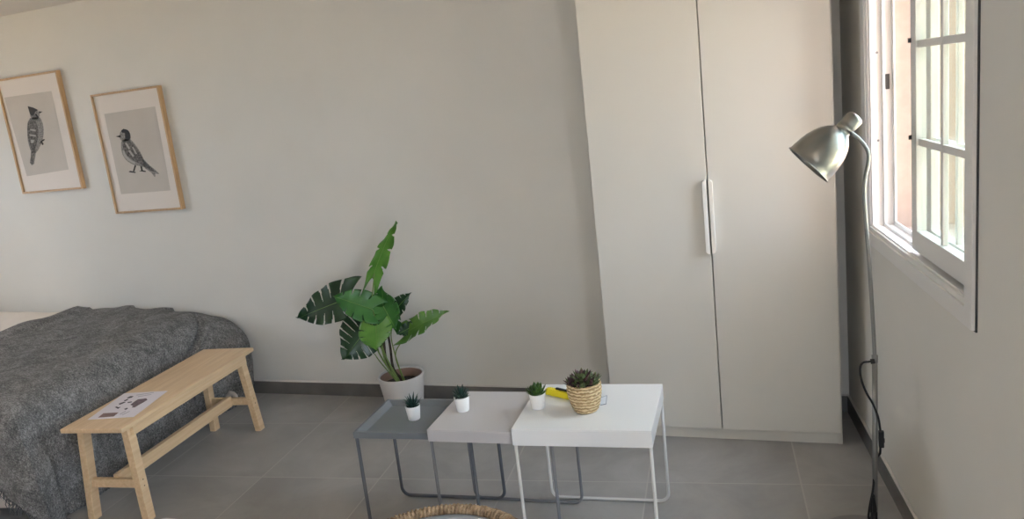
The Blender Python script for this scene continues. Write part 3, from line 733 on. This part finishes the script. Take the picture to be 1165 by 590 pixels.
def leaf(base, tip, W, m, normal, slits=5, open_=.55, cup=.12, droop=.08, halves=(1, 1), stretch=1, label=None):
    """monstera leaf: heart outline with slits cut from the rim toward the midrib; base at the stalk, tip; W half width"""
    base, tip = Vector(base), Vector(tip); ax = tip-base; L = ax.length; ax.normalize(); nrm = Vector(normal); nrm = (nrm-ax*nrm.dot(ax)).normalized(); sd = ax.cross(nrm)
    bm = bmesh.new(); NT, NU = 112, 9
    W = W*1.42
    def width(t):   # heart shape
        return max(0, math.sin(PI*min(1, (t*.92+.08))**.72))**.55*(1-.18*t)*(1-t**5)
    for s in (-1, 1):
        hw = halves[0] if s < 0 else halves[1]; grid = []
        for i in range(NT+1):
            t = i/NT; row = []
            for j in range(NU+1):
                u = j/NU; w = width(t)*W*u*hw
                fwd = .10*L*u*(t-.35)*1.2*(1-t**3) - .24*L*u*u*max(0, .36-t)/.36     # lobes sweep forward, base lobes sweep back
                z = cup*W*u*u*1.2*1 - droop*L*(t**2) + .02*L*math.sin(t*22+s)*u*u
                row.append(bm.verts.new(base+ax*(L*t+fwd)+sd*(s*w)+nrm*z))
            grid.append(row)
        for i in range(NT):
            t = (i+.5)/NT
            k = (t-.12)/.74*slits; fr_ = k-math.floor(k)
            for j in range(NU):
                u = (j+.5)/NU
                cut = 0 < k < slits and u > 1-open_ and abs(fr_-.5) < .03+.075*(u-(1-open_))/open_
                if cut: continue
                vs = (grid[i][j], grid[i+1][j], grid[i+1][j+1], grid[i][j+1])
                if len({tuple(round(c, 6) for c in v.co) for v in vs}) < 4: continue
                bm.faces.new(vs)
    bmesh.ops.remove_doubles(bm, verts=bm.verts, dist=2e-5)
    bmesh.ops.delete(bm, geom=[v for v in bm.verts if not v.link_faces], context='VERTS')
    o = link('leaf', bm, m, mp_, smooth=True); md = o.modifiers.new('s', 'SOLIDIFY'); md.thickness = .0012
    bm = bmesh.new(); tube(bm, [base+ax*L*t-nrm*(droop*L*t*t-.0012) for t in [k/10 for k in range(11)]], [.0022*(1-.8*k/10) for k in range(11)], 6)
    link('midrib', bm, VEIN, o, smooth=True)
    return o
# upright edge-on leaf on its long stalk
stem([(-.005, -.01, z0), lp(436, 400, 3.46), lp(424, 372, 3.45), lp(423, 345, 3.45), lp(426, 311, 3.45)], .0042, STEMG)
leaf(lp(423.5, 316, 3.45), lp(447, 245, 3.43), .034, LEAFB, (.80, -.55, .22), 3, .4, cup=.3, droop=-.14)
# big dark leaf far left
leaf(lp(399, 338, 3.47), lp(337, 361, 3.42), .085, LEAFD, (.12, -.85, .55), 5, .62, droop=.05)
stem([(-.02, -.01, z0), lp(428, 395, 3.47), lp(412, 350, 3.47), lp(399, 338, 3.47)], .004, STEMG)
# bright leaf overlapping it
leaf(lp(424, 352, 3.42), lp(379, 336, 3.34), .062, LEAFM, (.05, -.80, .62), 4, .42)
stem([(-.012, -.02, z0), lp(437, 400, 3.44), lp(430, 372, 3.43), lp(424, 352, 3.42)], .004, STEMG)
# top centre
leaf(lp(438, 366, 3.50), lp(433, 326, 3.47), .078, LEAFM, (.05, -.93, .35), 4, .45)
# lower left dark with long slits
leaf(lp(424, 364, 3.47), lp(391, 409, 3.40), .112, LEAFD, (-.15, -.92, .35), 6, .68, droop=.02)
stem([(-.01, -.01, z0), lp(433, 405, 3.46), lp(427, 380, 3.47), lp(422, 368, 3.47)], .0035, STEMG)
# bright lower centre
leaf(lp(428, 370, 3.38), lp(428, 398, 3.31), .072, LEAFB, (.0, -.9, .45), 4, .35)
stem([(-.005, -.02, z0), lp(440, 415, 3.43), lp(433, 390, 3.40), lp(428, 370, 3.38)], .0045, STEMG)
# centre right green
leaf(lp(436, 348, 3.46), lp(450, 374, 3.42), .055, LEAFM, (.25, -.9, .3), 4, .4)
# upper right, partly edge on
leaf(lp(447, 356, 3.49), lp(466, 333, 3.46), .036, LEAFD, (.35, -.75, .55), 4, .5)
stem([(.01, 0, z0), lp(446, 390, 3.49), lp(446, 370, 3.49), lp(447, 356, 3.49)], .0035, STEMG)
# right leaf on arching stalk
leaf(lp(462, 378, 3.46), lp(507, 352, 3.40), .050, LEAFB, (-.22, -.72, .65), 5, .58)
leaf(lp(468, 372, 3.47), lp(452, 380, 3.43), .026, LEAFD, (.2, -.85, .5), 3, .4)
stem([(.02, 0, z0), lp(450, 405, 3.49), lp(457, 388, 3.48), lp(464, 376, 3.47)], .004, STEMG)
stem([(.0, -.03, z0), lp(433, 412, 3.44), lp(426, 402, 3.42)], .0035, STEMG)

# ------------------------------------------------------------------ floor lamp
PB = at_z(998.2, 612, 0); PB = Vector((.190, 2.655, 0))
lamp = thing('floor_lamp', 'brushed steel reading floor lamp with bell shade beside the window', 'floor lamp', (PB.x-.045, PB.y-.01, 0))
ll = lamp.location
def lq(x, y, t=None): return at_y(x, y, PB.y)-ll
bm = bmesh.new(); lathe(bm, [(.001, .0), (.128, 0), (.130, .004), (.130, .014), (.126, .019), (.02, .024), (.001, .024)], 56); link('base', bm, POLE, lamp, smooth=True).modifiers.new('e', 'EDGE_SPLIT').split_angle = .7
jn = lq(995.2, 408)
link('pole', tube(bmesh.new(), [PB-ll+Vector((0, 0, .022)), (PB-ll).lerp(jn, .5), jn], .0088, 16), POLE, lamp, smooth=True)
link('pole_collar', tube(bmesh.new(), [jn-Vector((0, 0, .012)), jn+Vector((0, 0, .012))], .0098, 16), POLE, lamp, smooth=True)
gp = [jn+Vector((0, 0, .0)), lq(993.6, 375), lq(989, 300), lq(985.2, 255), lq(983.2, 222), lq(984, 204), lq(987.3, 187), lq(988, 176), lq(984.5, 166.5), lq(977, 157.5), lq(968, 150.5)]
link('gooseneck', tube(bmesh.new(), catmull(gp, 8), .0062, 14), POLE, lamp, smooth=True)
# head: axis from the rim centre toward the cap, in the plane facing the camera, tipped slightly to it
rc = lq(919.6, 187.2); capend = lq(971, 136)
axv = (capend-rc); axv.normalize(); vw = ((rc+ll)-EYE).normalized(); ax = (axv+vw*.14).normalized()
sc = (lq(941.2, 205.6)-lq(898, 168.8)).length/2
z_ = ax; x_ = z_.cross(Vector((0, 0, 1))).normalized(); y_ = z_.cross(x_)
HM = Matrix.Translation(rc) @ Matrix((x_, y_, z_)).transposed().to_4x4()
k = sc/28.4
prof = [(28.6, -.6), (29.2, 0), (28.4, 1.6), (28.2, 8), (27.6, 16), (26.3, 24), (24.0, 32), (20.6, 39.5), (16.2, 45.5), (12.2, 49), (10.2, 51)]
bm = bmesh.new(); lathe(bm, [(r*k, z*k) for r, z in prof], 56, HM); o = link('lamp_shade', bm, LAMPM, lamp, smooth=True); md = o.modifiers.new('s', 'SOLIDIFY'); md.thickness = .0015; md.offset = -1
link('shade_rim', tube(bmesh.new(), [HM @ Vector((28.9*k*math.cos(a), 28.9*k*math.sin(a), 0)) for a in [2*PI*i/56 for i in range(56)]], .0022, 8, closed=True), LAMPM, lamp, smooth=True)
bm = bmesh.new(); lathe(bm, [(r*k, z*k) for r, z in [(10.2, 50.5), (9.6, 51.5), (9.2, 54), (9.6, 54.6), (9.6, 56), (9.2, 56.6), (9.2, 58.5), (9.6, 59), (9.9, 61), (9.9, 69), (9.4, 71.5), (8, 73.2), (5, 74.2), (.1, 74.4)]], 40, HM); link('shade_cap', bm, LAMPM, lamp, smooth=True)
link('bulb', lathe(bmesh.new(), [(r*k, z*k) for r, z in [(4, 46), (4.2, 40), (8, 32), (10, 25), (9, 19), (5, 15), (.1, 14)]], 24, HM), mat('opal_bulb', (.8, .8, .78), .3), lamp, smooth=True)
hp = HM @ Vector((0, 0, 0))
scr = lq(953, 154); link('vent_screw', lathe(bmesh.new(), [(.0016, 0), (.0016, .001), (.0001, .0012)], 10, Matrix.Translation((HM @ Vector((0, 0, 44*k)))-vw*17.4*k) @ vw.to_track_quat('-Z', 'Y').to_matrix().to_4x4()), BLK, lamp)
# cable
dy = Vector((0, -.014, 0))
cp = [lq(993, 409.5)+dy*.6, lq(988, 409.5)+dy, lq(981, 411)+dy, lq(978.2, 418)+dy, lq(980, 431)+dy, lq(985.5, 445)+dy, lq(993, 458)+dy, lq(998.5, 472)+dy*1.3, lq(1001, 487)+dy*1.3]
link('cable', tube(bmesh.new(), catmull(cp, 8), .0036, 8), BLK, lamp, smooth=True)
link('cable_clip', tube(bmesh.new(), [lq(990, 410)+dy*.6, lq(995, 409.5)+dy*.6], .0085, 12), BLK, lamp, smooth=True)
sa, sb = lq(1001.7, 487)+dy*1.3, lq(1002.2, 505.5)+dy*1.3
bm = bmesh.new(); c = (sa+sb)/2; box(bm, c.x-.0085, c.x+.0085, c.y-.009, c.y+.007, sb.z, sa.z); o = link('cable_switch', bm, BLK, lamp, bevel=.003)
bm = bmesh.new(); box(bm, c.x+.0065, c.x+.0105, c.y-.004, c.y+.003, c.z-.012, c.z+.002); link('switch_button', bm, BLK, o, bevel=.001)
back = Vector((0, .016, 0))
link('cable', tube(bmesh.new(), catmull([lq(1001, 505)+dy, lq(1001, 515)+dy*.3, lq(998.5, 522)+back, lq(995, 530)+back*.6, lq(994, 545)-back*.3, lq(992.5, 556)-back*.8, lq(989, 573)-back, lq(987.6, 585)-back, lq(990, 587)-back, lq(993.2, 572)-back, lq(993.5, 560)-back, lq(994.8, 572)-back, lq(995.5, 592)-back, lq(997, 604)-back, lq(1000, 612)-back], 6), .0038, 8), BLK, lamp, smooth=True)
link('cable', tube(bmesh.new(), catmull([lq(992.5, 560)-back*1.2, lq(990.5, 575)-back*1.4, lq(993, 588)-back*1.4, lq(995.5, 575)-back*1.4, lq(992.8, 562)-back*1.4, lq(994, 585)-back*1.6, lq(992, 600)-back*1.6], 6), .0038, 8), BLK, lamp, smooth=True)
link('cable_plug', tube(bmesh.new(), [lq(993.5, 578)-back*1.5, lq(994.5, 604)-back*1.5], [.011, .009], 12), BLK, lamp, smooth=True)

# ------------------------------------------------------------------ rope rimmed basket in the foreground
BR = .272; zc = .40; bc = at_z(484, 577.5, zc+.012)
dirc = Vector((bc.x, bc.y, 0)).normalized(); bcn = Vector((bc.x, bc.y, 0))-dirc*(BR+.005)
rb = thing('rope_basket', 'round natural jute basket with a thick braided rim in front of the nesting tables', 'basket', (bcn.x, bcn.y, 0))
bm = bmesh.new(); lathe(bm, [(.001, .002), (.225, 0), (.25, .02), (.266, .2), (.270, .395), (.255, .395), (.249, .2), (.225, .03), (.001, .02)], 64); link('basket_body', bm, BASKW, rb, smooth=True)
bm = bmesh.new(); NT_ = 132; NS = NT_*12; RR = BR-.004
tube(bm, [(RR*math.cos(2*PI*i/90), RR*math.sin(2*PI*i/90), zc) for i in range(90)], .0145, 10, closed=True)
pts = []
for i in range(NS):
    a = 2*PI*i/NS; ph = a*NT_; rr = RR+.0145*math.cos(ph); jz = .0012*math.sin(a*37)
    pts.append((rr*math.cos(a), rr*math.sin(a), zc+.0145*math.sin(ph)+jz))
tube(bm, pts, .0046, 6, closed=True)
link('braided_rim', bm, ROPE, rb, smooth=True)
cu = thing('floor_cushion', 'blue-grey cushion tucked inside the round jute basket', 'cushion', (bcn.x, bcn.y, .0))
bm = bmesh.new(); lathe(bm, [(.001, .30), (.12, .298), (.21, .30), (.238, .33), (.2475, .385), (.2465, .398), (.22, .402), (.10, .403), (.001, .403)], 48); link('cushion_cover', bm, CUSH, cu, smooth=True)
bm = bmesh.new(); box(bm, .045, .09, .150, .222, .4015, .4035); link('care_label', bm, CUSHW, cu)

# white low table whose far corner just enters the frame
a = at_z(183, 587.5, .42); wt = thing('coffee_table', 'white low table, only its far edge showing at the bottom of the photo', 'table', (a.x+.25, a.y-.25, 0))
bm = bmesh.new(); pts = []
for cxx, cyy, a0 in ((.22, .22, 0), (-.22, .22, 90), (-.22, -.22, 180), (.22, -.22, 270)):
    for k_ in range(7): an = math.radians(a0+15*k_); pts.append((cxx+.03*math.cos(an), cyy+.03*math.sin(an)))
polyprism(bm, pts, .392, .42); link('tabletop', bm, TABW, wt, bevel=.003)
for sx in (-1, 1):
    for sy in (-1, 1): link('leg', tube(bmesh.new(), [(sx*.20, sy*.20, 0), (sx*.19, sy*.19, .3925)], .014, 14), TABW, wt, smooth=True)

# ------------------------------------------------------------------ light
w = bpy.data.worlds.new('sky'); bpy.context.scene.world = w; w.use_nodes = True; nt = w.node_tree; bg = nt.nodes['Background']
bg.inputs['Color'].default_value = (.84, .96, 1.14, 1); bg.inputs['Strength'].default_value = CFG['sky']
sl = bpy.data.lights.new('sun', 'SUN'); sl.energy = CFG['sun']; sl.angle = .01; sl.color = (1, .92, .80)
so = bpy.data.objects.new('sun', sl); C.objects.link(so); so.rotation_euler = Vector((-.12, .50, -.86)).to_track_quat('-Z', 'Y').to_euler(); so.location = (3, -8, 9)
def portal(s0, s1, z0, z1, d):
    l = bpy.data.lights.new('daylight_opening', 'AREA'); l.shape = 'RECTANGLE'; l.size = s1-s0; l.size_y = z1-z0
    l.cycles.is_portal = True
    o = bpy.data.objects.new('daylight_opening', l); C.objects.link(o); o.location = WM @ Vector(((s0+s1)/2, d, (z0+z1)/2))
    o.rotation_euler = (-OUT).to_track_quat('-Z', 'Z').to_euler()
    return o
portal(WS0, WS1, WZ0, WZ1, .10)
portal(DS0, DS1, 0, DZ1, .10)
if CFG['left']:
  l = bpy.data.lights.new('daylight_opening', 'AREA'); l.shape = 'RECTANGLE'; l.size = LY1-LY0; l.size_y = LZ1-LZ0; l.cycles.is_portal = True
  o = bpy.data.objects.new('daylight_opening', l); C.objects.link(o); o.location = (XL-.15, (LY0+LY1)/2, (LZ0+LZ1)/2); o.rotation_euler = (PI/2, 0, -PI/2)
for a, b in FXS:
    l = bpy.data.lights.new('daylight_opening', 'AREA'); l.shape = 'RECTANGLE'; l.size = b-a; l.size_y = 2.15; l.cycles.is_portal = True
    o = bpy.data.objects.new('daylight_opening', l); C.objects.link(o); o.location = ((a+b)/2, YN-.15, 1.075); o.rotation_euler = (PI/2, 0, 0)

# ------------------------------------------------------------------ camera
cam = bpy.data.cameras.new('camera'); co = bpy.data.objects.new('camera', cam); C.objects.link(co)
cam.sensor_width = 36; cam.sensor_fit = 'HORIZONTAL'; cam.lens = F/1165*36; cam.clip_start = .02; cam.clip_end = 300
m = Matrix((R_, -D_, -W_)).transposed().to_4x4(); m.translation = EYE; co.matrix_world = m
sc_ = bpy.context.scene; sc_.camera = co
sc_.view_settings.view_transform = 'Standard'; sc_.view_settings.look = 'None'; sc_.view_settings.gamma = 1; sc_.view_settings.use_curve_mapping = False
sc_.view_settings.exposure = CFG['expo']
